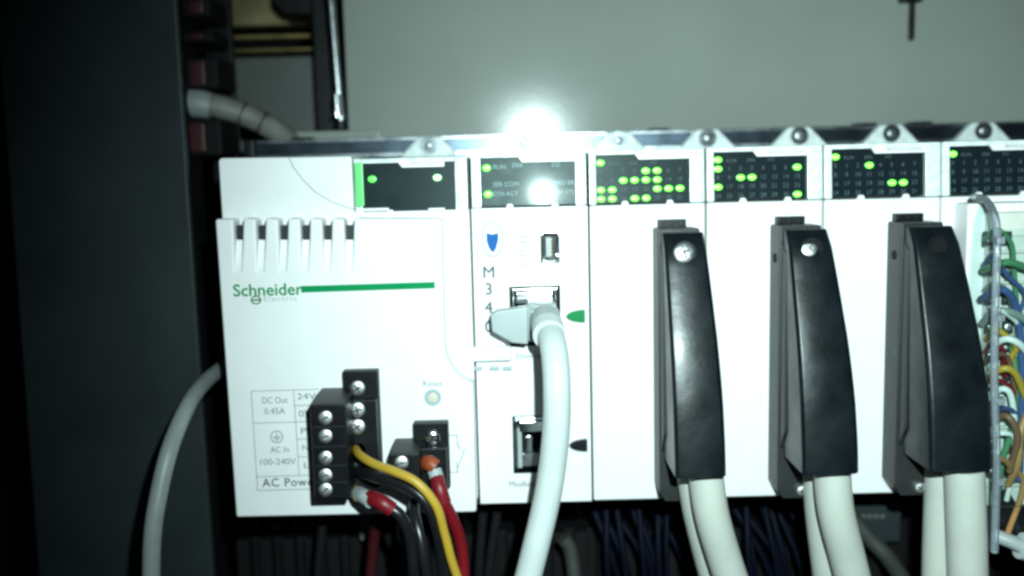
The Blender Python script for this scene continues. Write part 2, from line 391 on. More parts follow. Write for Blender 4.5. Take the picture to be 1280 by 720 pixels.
for i, px in enumerate((536, 655, 773, 885, 1000, 1115, 1230)):
    c = W(px, 172, YR-6)
    zb_, ztp = zr1-7.4, zr1-.3
    b = MB(); b.prism([(c.x-9.8, zb_), (c.x+9.8, zb_), (c.x+9.2, zb_+1.2), (c.x+3.6, ztp), (c.x-3.6, ztp), (c.x-9.2, zb_+1.2)], YR-5.5, YR-1.6)
    br = b.build('bracket', m_hood, rail, .7)
    screw(rail, (c.x, YR-5.5, zb_+4.2), 1.45+.35*(i % 3 == 1), .8, 'line', .5+i*.6, m=m_darkscrew)
    MB().lathe((c.x, YR-5.45, zb_+4.2), [(2.9, 0), (3.0, .25)], n=20).build('screw_seat', m_seat, rail)
for k in range(7):
    c = XS[0]-4 + 32*k*.78
    MB().box(c, c+5.5, YR-3.4, YR-2.3, zr1-7.6, zr1-6.5).build('contact_spring', m_chrome, rail, .2)

# ------------------------------------------------------------------ module head with display
TILT = math.tan(math.radians(4.25))
def head(t, x0, w, zt, yf, pan, tab, partno, zdrop=14.9, frame=m_hood):
    """clear plastic head of a module: pan = (left, right, top, bottom) of the display in mm from x0 / zt, tab = (from, to, bottom)"""
    l, r, tp, bt = pan
    yy = lambda dz: yf + .9 + (zdrop-dz)*TILT        # dz = mm below the module top
    b = MB()
    for (a, c, d, e) in ((.35, l, 0.25, zdrop), (r, w-.35, .25, zdrop), (l-.01, r+.01, .25, tp)):
        b.add([(x0+a, yy(d)-1.0, zt-d), (x0+c, yy(d)-1.0, zt-d), (x0+c, yy(e)-1.0, zt-e), (x0+a, yy(e)-1.0, zt-e),
               (x0+a, yf+6, zt-d), (x0+c, yf+6, zt-d), (x0+c, yf+6, zt-e), (x0+a, yf+6, zt-e)],
              [(0,1,2,3),(7,6,5,4),(0,4,5,1),(1,5,6,2),(2,6,7,3),(3,7,4,0)])
    b.build('display_frame', frame, t, .35)
    a, c, e = tab
    pts = [(x0+a, zt-tp+.4), (x0+a+1.3, zt-e), (x0+c, zt-e), (x0+c, zt-tp+.4)]
    MB().prism(pts, yy(e)-1.35, yy(e)-.3).build('label_tab', m_white, t, .15)
    MB().text(partno, 1.25, x0+(a+c)/2+1.4, zt-(tp+e)/2+.35, yy(e)-1.42, width=(c-a)*.62, align='CENTER').build('part_number', m_label, t)
    # printed circuit face, tilted a little downwards like the window before it
    q = [(x0+l, yy(tp)+.35, zt-tp), (x0+r, yy(tp)+.35, zt-tp), (x0+r, yy(bt)+.35, zt-bt), (x0+l, yy(bt)+.35, zt-bt)]
    b = MB().add(q + [(p[0], p[1]+1.2, p[2]) for p in q], [(0,1,2,3),(7,6,5,4),(0,4,5,1),(1,5,6,2),(2,6,7,3),(3,7,4,0)])
    b.build('display_face', m_screen, t)
    q = [(x0+l+.1, yy(tp)-.65, zt-tp-.1), (x0+r-.1, yy(tp)-.65, zt-tp-.1), (x0+r-.1, yy(bt)-.65, zt-bt+.1), (x0+l+.1, yy(bt)-.65, zt-bt+.1)]
    b = MB().add(q + [(p[0], p[1]+.25, p[2]) for p in q], [(0,1,2,3),(7,6,5,4),(0,4,5,1),(1,5,6,2),(2,6,7,3),(3,7,4,0)])
    b.build('window', m_window, t)
    for f in (.30, .78):
        cx = x0+l+(r-l)*f
        MB().prism([(cx-1.2, zt-zdrop-.35), (cx+1.2, zt-zdrop-.35), (cx+.6, zt-zdrop+.9), (cx-.6, zt-zdrop+.9)], yy(zdrop)-1.6, yy(zdrop)-.5).build('catch', m_white, t, .15)
    return yy
def led(t, x, z, y, mats, rx=1.3, rz=.95):
    b = MB(); b.lathe((x, y, z), [(rz, 0), (rz*.98, .12), (rz*.80, .2)], n=16, sx=rx/rz)
    n0 = len(b.f); b.lathe((x, y-.2, z), [(rz*.80, 0), (rz*.62, .06), (rz*.25, .09)], n=16, sx=rx/rz, mi=1)
    return b.build('led', mats, t)

# ------------------------------------------------------------------ input/output modules
LIT = [{(0,0),(1,4),(1,5),(2,2),(2,3),(2,4),(2,5),(3,0),(3,1),(3,5),(3,6),(3,7),(4,0),(4,1),(4,3),(4,4)},
       {(0,0),(1,0),(1,7),(2,2),(2,3),(3,0),(4,7)}, {(0,0),(1,3),(3,5),(3,6)}, {(0,0)}]
IOLAB = ['white I/O module with sixteen green lights lit, right beside the processor module',
         'white I/O module with scattered green lights, behind the middle black connector',
         'white I/O module with four green lights lit, behind the third black connector',
         'white I/O module with a single green light lit, behind the wired terminal block']
def io_module():
    x0 = XS[1]
    t = thing('io_module', (x0+16, 0, ZB), IOLAB[0], 'module', 'white I/O modules in the rack')
    MB().box(x0+.28, x0+PW-.28, 0, 60, ZB, ZT-15.1).build('body', m_white, t, .55, 3)
    MB().box(x0+.6, x0+PW-.6, 6.1, 60, ZT-15.0, ZT-.4).build('head_shell', m_white, t, .4)
    yy = head(t, x0, PW, ZT, 0, (2.3, 27.7, 1.6, 14.5), (12.6, 28.0, 3.0), 'BMXDDI3202K')
    b = MB()
    for k, s_ in enumerate(('RUN', 'ERR', 'I/O')): b.text(s_, 1.35, x0+5.9+k*5.6, ZT-3.9, yy(3.9)+.28)
    for i in range(32):
        d = 3.6+2.45*(1+i//8); b.text(str(i), 1.7, x0+3.6+3.08*(i % 8), ZT-d, yy(d)+.28, align='CENTER')
    b.build('display_print', m_digit, t)
    return t, yy
io0, yyio = io_module()
ios = [io0] + [copy_tree(io0, PW*k) for k in (1, 2, 3)]
ledmesh = None
for k, t in enumerate(ios):
    t['label'] = IOLAB[k]
    for (r, c) in sorted(LIT[k]):
        d = 3.6+2.45*r; x = XS[1]+PW*k+3.6+3.08*c
        if ledmesh is None:
            o = led(t, x, ZT-d, yyio(d)+.26, [m_ledrim, m_ledcore]); ledmesh = o.data; base = (x-t['org'][0], ZT-d, yyio(d))
        else:
            o = bpy.data.objects.new('led', ledmesh); COL.objects.link(o); o.parent = t
            o.location = Vector(((x-t['org'][0])-base[0], yyio(d)-base[2], (ZT-d)-base[1]))*S

# ------------------------------------------------------------------ black socket + connector hood on three modules
def hood_rings(X0, zt, wide, top):
    zbot = W(870, 597, -27).z; rings = []; N = 14
    for i in range(N+1):
        f = i/N; z = (zt-1.1)*(1-f) + zbot*f
        yf = -14.2 - 13.5*math.sin(f*1.45)/math.sin(1.45) + (1.6*(1-f*12)**2 if f < 1/12 else 0)
        yf += -.22*(f > .40) + .22*(f > .78)
        xl = X0+.7+.5*f; xr = X0+11.4+top+wide*math.sin(f*1.5)
        w = xr-xl; yb = -9.3 - max(0, (f-.72))*10
        rings.append([(xl, yb, z), (xl, yf+.9, z), (xl+w*.06, yf+.15, z), (xl+w*.30, yf-.25, z), (xl+w*.62, yf-.25, z), (xl+w*.92, yf+.2, z), (xr, yf+1.1, z), (xr, yb, z)])
    return rings
def connector():
    a = W(815.5, 283); X0 = a.x; zt = a.z; zb = W(818, 613).z
    t = thing('connector_hood', (X0+6, 0, zb), 'left black cable connector with a bright crosshead screw, on the first I/O module', 'connector', 'black cable connectors on the I/O modules')
    MB().box(X0+1.2, X0+8.8, -2.6, -.05, zt-.5, zt+1.9).build('socket_top', m_black, t, .2)
    b = MB()
    for k in range(3): b.box(X0+1.6+k*2.5, X0+2.9+k*2.5, -3.3, -2.7, zt+.1, zt+1.5)
    b.build('socket_teeth', m_black, t, .1)
    b = MB(); b.prism([(X0, zb+2.6), (X0+1.6, zb), (X0+9.4, zb), (X0+11, zb+2), (X0+11, zt-.2), (X0, zt-.2)], -9.5, -.1)
    b.build('base', m_base, t, .5, 2)
    MB().xprism([(-9.4, zt-4), (-9.4, zb+14), (-13.5, zb+20), (-12.5, zt-7)], X0+.5, X0+1.7).build('side_plate', m_base, t, .25)
    # curved hood, lofted from top to bottom
    MB().loft(hood_rings(X0, zt, 2.7, 0)).build('hood', m_hoodblk, t, .22, 1)
    # seam step across the hood at two thirds
    return t, X0, zt, zb
c0, CX, CZT, CZB = connector()
cons = [c0, copy_tree(c0, PW), copy_tree(c0, 2*PW)]
cons[1]['label'] = 'middle black cable connector with its screw sunk in a round recess'
cons[2]['label'] = 'third black cable connector with an empty screw hole, beside the wired terminal block'
for k, t in enumerate(cons):
    if k:                                    # these two hoods flare wider towards the cable end
        hd = [c for c in t.children if c.name.startswith('hood')][0]
        hd.data = MB().loft(hood_rings(CX, CZT, (2.7, 3.9, 4.9)[k], (0, .2, .9)[k])).mesh('hood', m_hoodblk, Vector(c0['org']), .22, 1)
    x = CX+PW*k
    cz = CZT-6.0; cy = -15.6
    MB().lathe((x+5.7+.5*k, cy-.5, cz), [(3.0, 0), (3.0, .35), (2.5, .36), (2.45, -.2)], n=24).build('screw_recess', m_black, t)
    if k == 0: screw(t, (x+5.5, cy-.5, cz), 2.6, 1.1, 'cross', .3, (-.15, -1, .28), m=m_screw)
    if k == 1: screw(t, (x+5.7, cy-.3, cz+.2), 2.0, .6, 'cross', .9, (-.26, -1, .28))
    if k == 2: MB().lathe((x+6.7, cy-.6, cz), [(2.1, 0), (2.1, .3)], n=20).build('screw_hole', m_void, t)
    if k: screw(t, (x+6.4, -9.6, CZB+2.6), 1.5, 1.3, 'cross', .5+k)
    if k: MB().lathe((x-.02, -5.0, CZT-9), [(1.3, 0), (1.2, .25)], (-1, 0, 0), 14).build('side_hole', m_void, t)
    b = MB(); b.box(x-.06, x+.1, -8.0, -7.3, CZT-34-k, CZT-32-k)
    if k: b.build('green_dot', m_marker_g, t)
cabs = [(0, 4.55, [(881, 585, -20), (889, 640, -20), (906, 700, -18), (930, 770, -16)], 'front beige cable hanging from the left black connector'),
        (0, 4.2, [(864, 585, -13), (873, 640, -11), (890, 710, -8), (908, 770, -6)], 'mostly hidden beige cable behind the front one under the left connector'),
        (1, 4.7, [(1039, 585, -20), (1045, 640, -20), (1060, 700, -18), (1078, 770, -16)], 'wide right hand beige cable hanging from the middle black connector'),
        (1, 4.2, [(1023, 585, -12), (1026, 640, -10), (1034, 710, -8), (1042, 770, -6)], 'partly hidden left hand beige cable under the middle black connector'),
        (2, 5.0, [(1205, 585, -20), (1207, 640, -20), (1209, 700, -20), (1211, 770, -20)], 'wide right hand beige cable hanging from the third black connector'),
        (2, 4.4, [(1178, 585, -13), (1176, 640, -12), (1174, 700, -12), (1173, 770, -12)], 'left hand beige cable under the third black connector')]
for k, r, pts, lb in cabs:
    tag(MB().tube([W(*p) for p in pts], r, 24).build('beige_cable', m_cable), lb, 'cable', 'beige cables hanging from the black connectors')

# ------------------------------------------------------------------ processor module
x0 = XS[0]; t = cpu = thing('processor_module', (x0+16, 0, ZB), 'white processor module with two network sockets, between power supply and I/O modules', 'module')
ports = []
def hole(px0, px1, py0, py1, dp):
    a, c = W(px0, py1), W(px1, py0); return (a.x, c.x, a.z, c.z, dp)
h1, h2, h3 = hole(638, 700, 357, 433, 9), hole(642, 700, 519, 592, 9), hole(676, 699, 289, 329, 5)
holed(x0+.28, x0+PW-.28, ZB, ZT-15.1, 0, 60, [h1, h2, h3]).build('body', [m_white, m_black], t, .35, 2)
MB().box(x0+.6, x0+PW-.6, 6.1, 60, ZT-15.0, ZT-.4).build('head_shell', m_white, t, .4)
yy = head(t, x0, PW, ZT, 0, (3.0, 28.6, 1.6, 14.5), (13.0, 29.0, 3.0), 'BMXP342020')
b = MB()
for (s_, px, py) in (('RUN', 616, 209), ('ERR', 640, 207), ('I/O', 690, 206), ('SER COM', 616, 231), ('ETH ACT', 616, 243), ('CARD ERR', 686, 229), ('ETH STS', 690, 241)):
    p = W(px, py); b.text(s_, 1.7, p.x, p.z, yy(ZT-p.z)+.28)
b.build('display_print', m_digitb, t)
for px, py in ((608, 210), (610, 243)):
    p = W(px, py); led(t, p.x, p.z, yy(ZT-p.z)+.26, [m_ledrim, m_ledcore], 1.3, 1.05)
# sockets
for h in (h1, h2):
    s = MB(); a, c, d, e, _ = h
    for (p, q, r_, u) in ((a+.8, c-.8, e-1.5, e-.8), (a+.8, a+1.4, d+.8, e-1.55), (c-1.4, c-.8, d+.8, e-1.55)): s.box(p, q, .9, 8, r_, u)
    sk = s.build('socket_shell', m_chrome, t, .15)
    MB().box(a+1.9, c-1.9, 1.2, 7.5, e-5.0, e-1.9).build('shield_tongue', m_chrome, sk, .3)
    b = MB(); b.box(a+1.8, c-6, 2.5, 8, d+1.2, d+5); b.build('contact_block', m_steel, sk, .2)
a, c, d, e, _ = h2
MB().box(a+3.2, a+5.6, .9, 4, d+5.4, e-6).build('shield_spring', m_chrome, t, .3)
MB().box(a+.6, a+2.6, 1.6, 5, d+1, e-4).build('socket_liner', m_boot, t, .3)
a, c, d, e, _ = h3
s = MB()
for q in ((a+.1, a+.6, d+.1, e-.1), (c-.6, c-.1, d+.1, e-.1), (a+.6, c-.6, d+.1, d+.6), (a+.6, c-.6, e-.6, e-.1)): s.box(q[0], q[1], -.05, 4.5, q[2], q[3])
u = s.build('usb_shell', m_chrome, t, .08)
MB().box(a+1.5, a+2.9, .5, 4.5, d+1.6, e-1.6).build('usb_tongue', m_boot, u, .1)
b = MB()
for k in range(5): b.box(a+2.92, a+3.1, .6, 4, d+2.1+k*1.0, d+2.5+k*1.0)
b.build('usb_contacts', m_pin, u)
# prints
ov = []
p = W(615.5, 299)
b = MB(); b.prism([(p.x+3.0*math.cos(q), p.z+4.9*math.sin(q)) for q in [2*math.pi*k/36 for k in range(36)]], -.09, -.03); b.build('shield_badge', m_paleblue, t)
b = MB(); b.prism([(W(px, py).x, W(px, py).z) for px, py in ((608, 291), (615, 293), (623, 291), (623, 300), (620, 311), (616, 316), (611, 310), (608, 300))], -.16, -.10); b.build('shield_mark', m_blue, t)
b = MB(); b.prism([(p.x+2.6*math.cos(q), p.z+4.5*math.sin(q)) for q in [2*math.pi*k/36 for k in range(36)]], -.097, -.091); b.build('badge_field', m_white, t)
b = MB()
for s_, py in (('M', 341), ('3', 362), ('4', 385), ('0', 409)):
    p = W(611, py); b.text(s_, 4.6, p.x, p.z, -.05, align='CENTER', bold=.09)
b.build('series_lettering', m_labeld, t)
b = MB(); p = W(645, 445.5); b.text('Ethernet', 2.2, p.x, p.z, -.05); p = W(636, 605.5); b.text('Modbus', 2.3, p.x, p.z, -.05)
b.build('port_lettering', m_labeld, t)
b = MB()
for s_, px, py, w in (('CPU 342020', 660, 267, 12.6), ('BMX P34 2020', 659, 277, 13.2)): p = W(px, py); b.text(s_, 1.8, p.x, p.z, -.05, width=w)
p = W(655, 333); b.text('USB', 2.6, p.x, p.z, -.05, width=8.4, rot=math.pi/2)
b.build('faint_lettering', m_faint, t)
b = MB()
for (q, r_) in (((590, 291), (596, 291)), ((587, 317), (598, 317)), ((598, 290), (598, 317)), ((587, 304), (587, 317))): u, v = W(*q), W(*r_); b.line((u.x, u.z), (v.x, v.z), .28, -.03)
b.build('bracket_print', m_line, t)
def marker(px0, px1, py, hgt, m, nm):
    a, c = W(px0, py), W(px1, py); pts = []
    for k in range(9):
        f = k/8; pts.append((a.x+(c.x-a.x)*f, a.z + hgt*math.sin(math.pi/2*f**.6)))
    pts2 = [(p[0], 2*a.z-p[1]) for p in pts[::-1]][:-1]
    MB().prism(pts + pts2, -1.3, -.05).build(nm, m, t, .25)
marker(707, 731, 395, 1.75, m_marker_g, 'green_arrow')
marker(711, 734, 556, 1.75, m_marker_k, 'dark_arrow')
MB().box(*pbox(729, 733.5, 551, 561, -1.25, -.06)).build('arrow_tail', m_white, t, .15)
# latch ledge under the plug
a, c = W(590, 453, -3), W(640, 433, -3)
MB().box(a.x, c.x, -3.2, -.04, a.z, c.z).build('latch_ledge', m_white, t, .9, 3)
for px in (597, 618, 634): q = W(px, 460); MB().box(q.x-1.3, q.x+1.3, -1.2, -.05, q.z-.5, q.z+.6).build('ledge_shadow_mark', m_boot, t, .2)  # small grey blocks stand for the bits of shadow under the ledge

# network cable and plug
t = thing('network_cable', W(684, 430, -10), 'light grey network cable plugged into the upper socket of the processor module', 'cable')
b = MB(); a, c = W(659, 425, -6), W(700, 378, -6)
MB().box(a.x, c.x-1.2, -9, 6.5, a.z, c.z).build('plug_boot', m_boot, t, .8, 3)
for k in range(2):
    q = W(680, 382+k*7, -9.5)
    MB().tube([(a.x+1.2, -9.3-k*.9, q.z), ((a.x+c.x)/2, -9.9-k*1.0, q.z-.4), (c.x-1.4, -9.4-k*1.0, q.z-.2)], .95, 10).build('boot_ridge', m_boot, t)
wing = [(W(px, py, -9).x, W(px, py, -9).z) for px, py in ((613, 393), (622, 388), (660, 383), (660, 430), (640, 428), (615, 414))]
MB().prism(wing, -10, -5.5).build('latch_guard', m_boot, t, .5, 2)
q = W(684, 402, -9)
MB().tube([W(681, 397, -6), W(682, 401, -11), W(684, 408, -16), W(686, 417, -20)], 4.3, 20, r1=3.8).build('strain_relief', m_boot, t)
MB().tube([W(684.4, 409, -16.6), W(686.4, 419, -21)], 4.15, 20, sub=3).build('relief_collar', m_eth, t)
MB().tube([W(684, 404, -8), W(688, 418, -20), W(693, 440, -27), W(696, 480, -31), W(695, 540, -31), W(686, 612, -30), W(668, 690, -30), W(650, 760, -30)], 3.4, 24).build('jacket', m_eth, t)

# ------------------------------------------------------------------ power supply
YA, YBU = -3.0, -9.5
xl = W(272.5, 198, YA).x; xr = XS[0]-.25
zt = W(272, 197.5, YA).z; zb = W(294, 647, YBU).z
PS = t = thing('power_supply_module', ((xl+xr)/2, 0, zb), 'wide white power supply module with green logo bar and vent slots, at the left', 'module')
dl = W(446, 262, YA); dr = W(572, 200, YA)
hx0 = dl.x-.8
b = MB(); b.prism([(xl, zb+1), (xr, zb+1), (xr, zt-15.3), (hx0, zt-15.3), (hx0, zt-.4), (xl+.6, zt), (xl, zt-.8)], YA, 60); b.build('body', m_white, t, .5, 3)
MB().box(hx0+.6, xr-.4, 6.1, 60, zt-15.2, zt-1.2).build('head_shell', m_white, t, .4)
# raised lower cover with vent grooves cut in its top edge
def q2(px, py): p = W(px, py, YBU); return (p.x, p.z)
vents = [297.5, 325.5, 353.5, 381, 408.5, 436]
out = [q2(295, 647), q2(595.5, 640.5), q2(592, 480), q2(580, 474.5), q2(567, 463), q2(559, 447), q2(556, 430), q2(552.5, 277)]
zlv = q2(300, 273)[1]
top = []
for v in vents[::-1]:
    a_, c_ = q2(v+5.5, 273), q2(v-5.5, 273); bt = q2(v, 337)
    top += [q2(v+6.3, 272.5), (q2(v+5.6, 300)[0], q2(v+5.6, 300)[1]), q2(v+3.0, 338), q2(v-3.6, 338.5), q2(v-5.0, 300), q2(v-6.0, 273.5)]
out += [q2(551, 273)] + top + [q2(268.5, 274)]
MB().prism(out, YBU, YA+.05).build('front_cover', m_white, t, .75, 3)
for v in vents:
    a_, c_ = W(v-5.2, 299, YBU+1.5), W(v+6.6, 282, YBU+1.5)
    MB().box(a_.x, c_.x, YBU+2.3, YA-.05, a_.z, c_.z).build('vent_slot', m_slot, t)
    b = MB(); g0, g1 = W(v-5, 300, YBU+2), W(v+6, 300, YBU+2); g2, g3 = W(v-4, 339, YBU+.3), W(v+4, 339, YBU+.3)
    b.add([(g0.x, YBU+2.6, g0.z), (g1.x, YBU+2.6, g1.z), (g3.x, YBU+.3, g3.z), (g2.x, YBU+.3, g2.z), (g0.x, YA, g0.z), (g1.x, YA, g1.z), (g3.x, YA, g3.z), (g2.x, YA, g2.z)],
          [(0,1,2,3),(7,6,5,4),(0,4,5,1),(1,5,6,2),(2,6,7,3),(3,7,4,0)])
    b.build('vent_ramp', m_white, t)
# curved seam line of the upper part
b = MB(); pts = [(361, 196), (366, 208), (378, 224), (394, 240), (414, 252), (436, 260), (446, 262)]
for p, q in zip(pts[:-1], pts[1:]):
    u, v = W(*p, YA), W(*q, YA); b.line((u.x, u.z), (v.x, v.z), .22, YA-.02)
b.build('seam_line', m_line, t)
# head
yyp = head(t, hx0, xr-hx0, zt-.9, YA, (dl.x-hx0+1.6, W(568.5, 230, YA).x-hx0, 1.6, 14.4), (W(497, 230, YA).x-hx0, W(556, 230, YA).x-hx0, 2.9), 'BMXCPS2000')
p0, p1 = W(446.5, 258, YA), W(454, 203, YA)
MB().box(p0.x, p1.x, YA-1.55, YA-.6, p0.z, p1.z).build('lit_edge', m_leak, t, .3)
for px, ms, rx in ((464, [m_ledrim, m_ledg], 1.25), (546, [m_ledrim, m_ledwcore], 1.3)):
    p = W(px, 224 if px < 500 else 222, YA); led(t, p.x, p.z, yyp(zt-.9-p.z)+.26, ms, rx, 1.0)
for px0, px1 in ((453, 486), (535, 556)):
    MB().box(*pbox(px0, px1, 259.5, 264.5, YA-1.8, YA-.4)).build('clip', m_white, t, .3)
# logo bar and lettering
y = YBU-.03
p, q = W(380.5, 361.5, YBU), W(539.5, 356.5, YBU)
b = MB(); b.line((p.x, p.z), (q.x, q.z), 1.75, y, .06); b.build('logo_bar', m_green, t)
b = MB(); p = W(291, 364, YBU); b.text('Schneider', 4.5, p.x, p.z, y-.03, width=W(377, 362, YBU).x-p.x, bold=.08); b.build('logo_lettering', m_green, t)
b = MB(); p = W(329, 374, YBU); b.text('Electric', 2.0, p.x, p.z, y-.03, width=8.8, spacing=1.15); b.build('logo_small_lettering', m_faint, t)
p = W(320, 375, YBU); b = MB()
for k in range(20):
    a0, a1 = 2*math.pi*k/20, 2*math.pi*(k+1)/20
    b.line((p.x+1.25*math.cos(a0), p.z+1.0*math.sin(a0)), (p.x+1.25*math.cos(a1), p.z+1.0*math.sin(a1)), .3, y)
b.line((p.x-.7, p.z), (p.x+.8, p.z), .5, y); b.build('logo_emblem', m_green, t)
# rating table
b = MB()
def ln(p, q, w=.2): u, v = W(*p, YBU), W(*q, YBU); b.line((u.x, u.z), (v.x, v.z), w, y)
for p, q in (((314, 489), (398, 486.5)), ((314, 489), (322, 613)), ((367, 487.5), (374, 594)), ((317, 529), (398, 526.5)), ((368, 507), (398, 506)), ((372, 549), (398, 548.5)),
             ((373, 571), (398, 570.5)), ((320, 596), (398, 593.5)), ((322, 613), (400, 611))): ln(p, q)
b.build('table_lines', m_line, t)
b = MB()
for s_, px, py, sz, w in (('DC Out', 327, 501, 2.5, 6.8), ('0.45A', 330, 514.5, 2.4, 5.6), ('24V', 371, 496, 2.4, 5), ('0V', 373, 517.5, 2.4, 3.4), ('PE', 375, 539, 2.3, 3.4), ('N', 377, 560, 2.2, 1.7), ('L', 379, 582, 2.2, 1.4),
                        ('AC In', 338, 562.5, 2.3, 5), ('100-240V', 323, 578, 2.4, 9.6)):
    p = W(px, py, YBU); b.text(s_, sz, p.x, p.z, y-.03, width=w)
b.build('table_lettering', m_label, t)
p = W(528, 480, YBU); MB().text('Reset', 2.2, p.x, p.z, y-.03, width=5.2).build('reset_lettering', m_label, t)
b = MB(); p = W(328, 604, YBU); b.text('AC Power', 3.3, p.x, p.z, y-.03, width=15.2, spacing=1.1, bold=.04); b.build('power_lettering', m_labeld, t)
p = W(346, 546, YBU); b = MB()
for k in range(24):
    a0, a1 = 2*math.pi*k/24, 2*math.pi*(k+1)/24
    b.line((p.x+1.6*math.cos(a0), p.z+1.6*math.sin(a0)), (p.x+1.6*math.cos(a1), p.z+1.6*math.sin(a1)), .2, y)
b.line((p.x, p.z+1), (p.x, p.z), .2, y)
for k, w in enumerate((1.0, .65, .3)): b.line((p.x-w, p.z-k*.45), (p.x+w, p.z-k*.45), .2, y)
b.build('earth_symbol', m_label, t)
b = MB()
for p, q in (((561, 544), (571, 544)), ((571, 544), (572, 556)), ((572, 556), (575, 561)), ((581, 561), (572, 585)), ((571, 577), (572, 590)), ((572, 590), (562, 590.5))): ln(p, q, .26)
b.build('relay_symbol', m_line, t)
p = W(541, 497, YBU)
MB().lathe((p.x, YBU+.05, p.z), [(2.3, 0), (2.25, .25), (1.7, .2), (1.6, .1)], n=24).build('reset_rim', m_faint, t)
MB().lathe((p.x, YBU-.05, p.z), [(1.45, 0), (1.4, .45), (.8, .6)], n=20).build('reset_button', m_resetb, t)

# ------------------------------------------------------------------ terminal plugs on the power supply
t = T1 = thing('terminal_plug', W(420, 620, -14), 'tall black five screw terminal plug beside the AC Power lettering', 'terminal plug')
MB().box(*pbox(434, 472, 463, 598, YBU-3, YBU+4)).build('header', m_black, t, .4)
a, c = W(393, 625, -25), W(432, 505, -25); h = W(452, 490, -16)
ztop = W(420, 491, -16).z
MB().xprism([(-25, a.z), (-25, c.z), (-18, ztop), (YBU-.1, ztop), (YBU-.1, a.z+2)], a.x, c.x).build('plug_body', m_black, t, .5)
g0 = c.x; g1 = W(464, 540, YBU-5).x
MB().box(*pbox(432, 470, 500, 612, YBU-6, YBU-3.1)).build('wire_face', m_black, t, .4)
for py in (522, 545, 572, 594, 612):
    q = W(407, py, -25); screw(t, (q.x, -25.0, q.z), 1.75, .7, 'line', random.uniform(.2, 1.2))
for py, yy_ in ((485, YBU-3), (512, YBU-6), (533, YBU-6)):
    q = W(447, py, yy_); screw(t, (q.x, yy_, q.z), 2.0, .9, 'cross', random.uniform(.2, 1.2))
for k, py in enumerate((533.5, 558, 582, 603)):
    q = W(404, py, -25)
    MB().box(a.x+.4, c.x-.4, -25.25, -24.9, q.z-.18, q.z+.18).build('divider', m_slot, t)
for py in (562, 588): 
    q = W(449, py, YBU-6); MB().lathe((q.x, YBU-6, q.z), [(2.2, 0), (2.2, .1), (1.7, .1), (1.7, -.05)], n=16).build('wire_entry', m_void, t)
MB().box(*pbox(441, 466, 578, 596, YBU-7, YBU-6.05)).build('grey_key', m_duct, t, .4)
t = thing('terminal_plug', W(520, 600, -14), 'short black two screw terminal plug under the reset button', 'terminal plug')
MB().box(*pbox(519, 560, 528, 612, YBU-3, YBU+4)).build('header', m_black, t, .4)
a, c = W(488, 611, -22), W(519, 567, -22); ztop = W(500, 553, -14).z
MB().xprism([(-22, a.z), (-22, c.z), (-15, ztop), (YBU-.1, ztop), (YBU-.1, a.z+2)], a.x, c.x+1).build('plug_body', m_black, t, .5)
MB().box(*pbox(520, 558, 560, 612, YBU-6, YBU-3.1)).build('wire_face', m_black, t, .4)
for py in (578, 604): q = W(502, py, -22); screw(t, (q.x, -22, q.z), 1.8, .8, 'line', random.uniform(.2, 1))
q = W(540, 548, YBU-3); screw(t, (q.x, YBU-3, q.z), 2.3, 1.0, 'cross', .2, m=m_chrome)

# ------------------------------------------------------------------ wires of the power supply
tag(MB().tube([W(444, 560, -14), W(450, 569, -22), W(468, 580, -28), W(495, 590, -32), W(522, 604, -34), W(545, 632, -34), (W(556, 668, -33)), W(566, 705, -32), W(586, 760, -30)], 1.12, 14).build('yellow_wire', m_yel),
    'yellow wire arching out of the tall terminal plug over the black wires', 'wire')
t = thing('black_wire', W(440, 620, -18), 'black wire with a tan stripped end and red sleeve below the tall terminal plug', 'wire')
MB().tube([W(443, 614, -16), W(450, 620, -22)], 1.7, 12, sub=4).build('stripped_end', m_cop, t)
MB().tube([W(449, 617, -20), W(456, 621, -24), W(464, 626, -26)], 2.0, 12, sub=4).build('collar', m_boot, t)
MB().tube([W(462, 622, -25), W(477, 628, -28), W(490, 637, -28)], 2.0, 12, sub=4).build('red_sleeve', m_ferr, t)
MB().tube([W(488, 634, -28), W(503, 648, -28), W(514, 680, -26), W(520, 760, -24)], 1.5, 12).build('jacket', m_blk, t)
t = thing('black_wire', W(480, 600, -18), 'long black wire running just under the yellow wire', 'wire')
MB().tube([W(445, 588, -15), W(470, 596, -24), W(500, 604, -28), W(528, 622, -30), W(545, 652, -30), W(553, 700, -28), W(560, 760, -26)], 1.6, 12).build('jacket', m_blk, t)
t = thing('black_wire', W(560, 700, -18), 'loose black wire looping down behind the yellow wire at the bottom edge', 'wire')
MB().tube([W(520, 612, -13), W(518, 640, -22), W(527, 680, -26), W(535, 730, -26), W(538, 765, -26)], 1.4, 12).build('jacket', m_blk, t)
t = thing('red_wire', W(550, 640, -18), 'red wire with an orange stripped end in the short terminal plug', 'wire')
MB().tube([W(530, 580, -15), W(537, 579, -18.5), W(544, 584, -19)], 2.1, 12, sub=4).build('stripped_end', m_org, t)
MB().tube([W(543, 588, -19), W(546, 598, -20)], 1.9, 12, sub=4).build('collar', m_boot, t)
MB().tube([W(546, 598, -20), W(550, 612, -22), W(555, 628, -22)], 1.95, 12, sub=4).build('red_sleeve', m_ferr, t)
MB().tube([W(554, 626, -22), W(566, 650, -20), W(577, 685, -18), W(582, 760, -18)], 1.6, 12).build('jacket', m_red, t)
tag(MB().tube([W(470, 655, 6), W(466, 690, 8), W(460, 760, 10)], 1.6, 12).build('dim_red_wire', m_redblk), 'dim red wire in the dark below the power supply', 'wire')
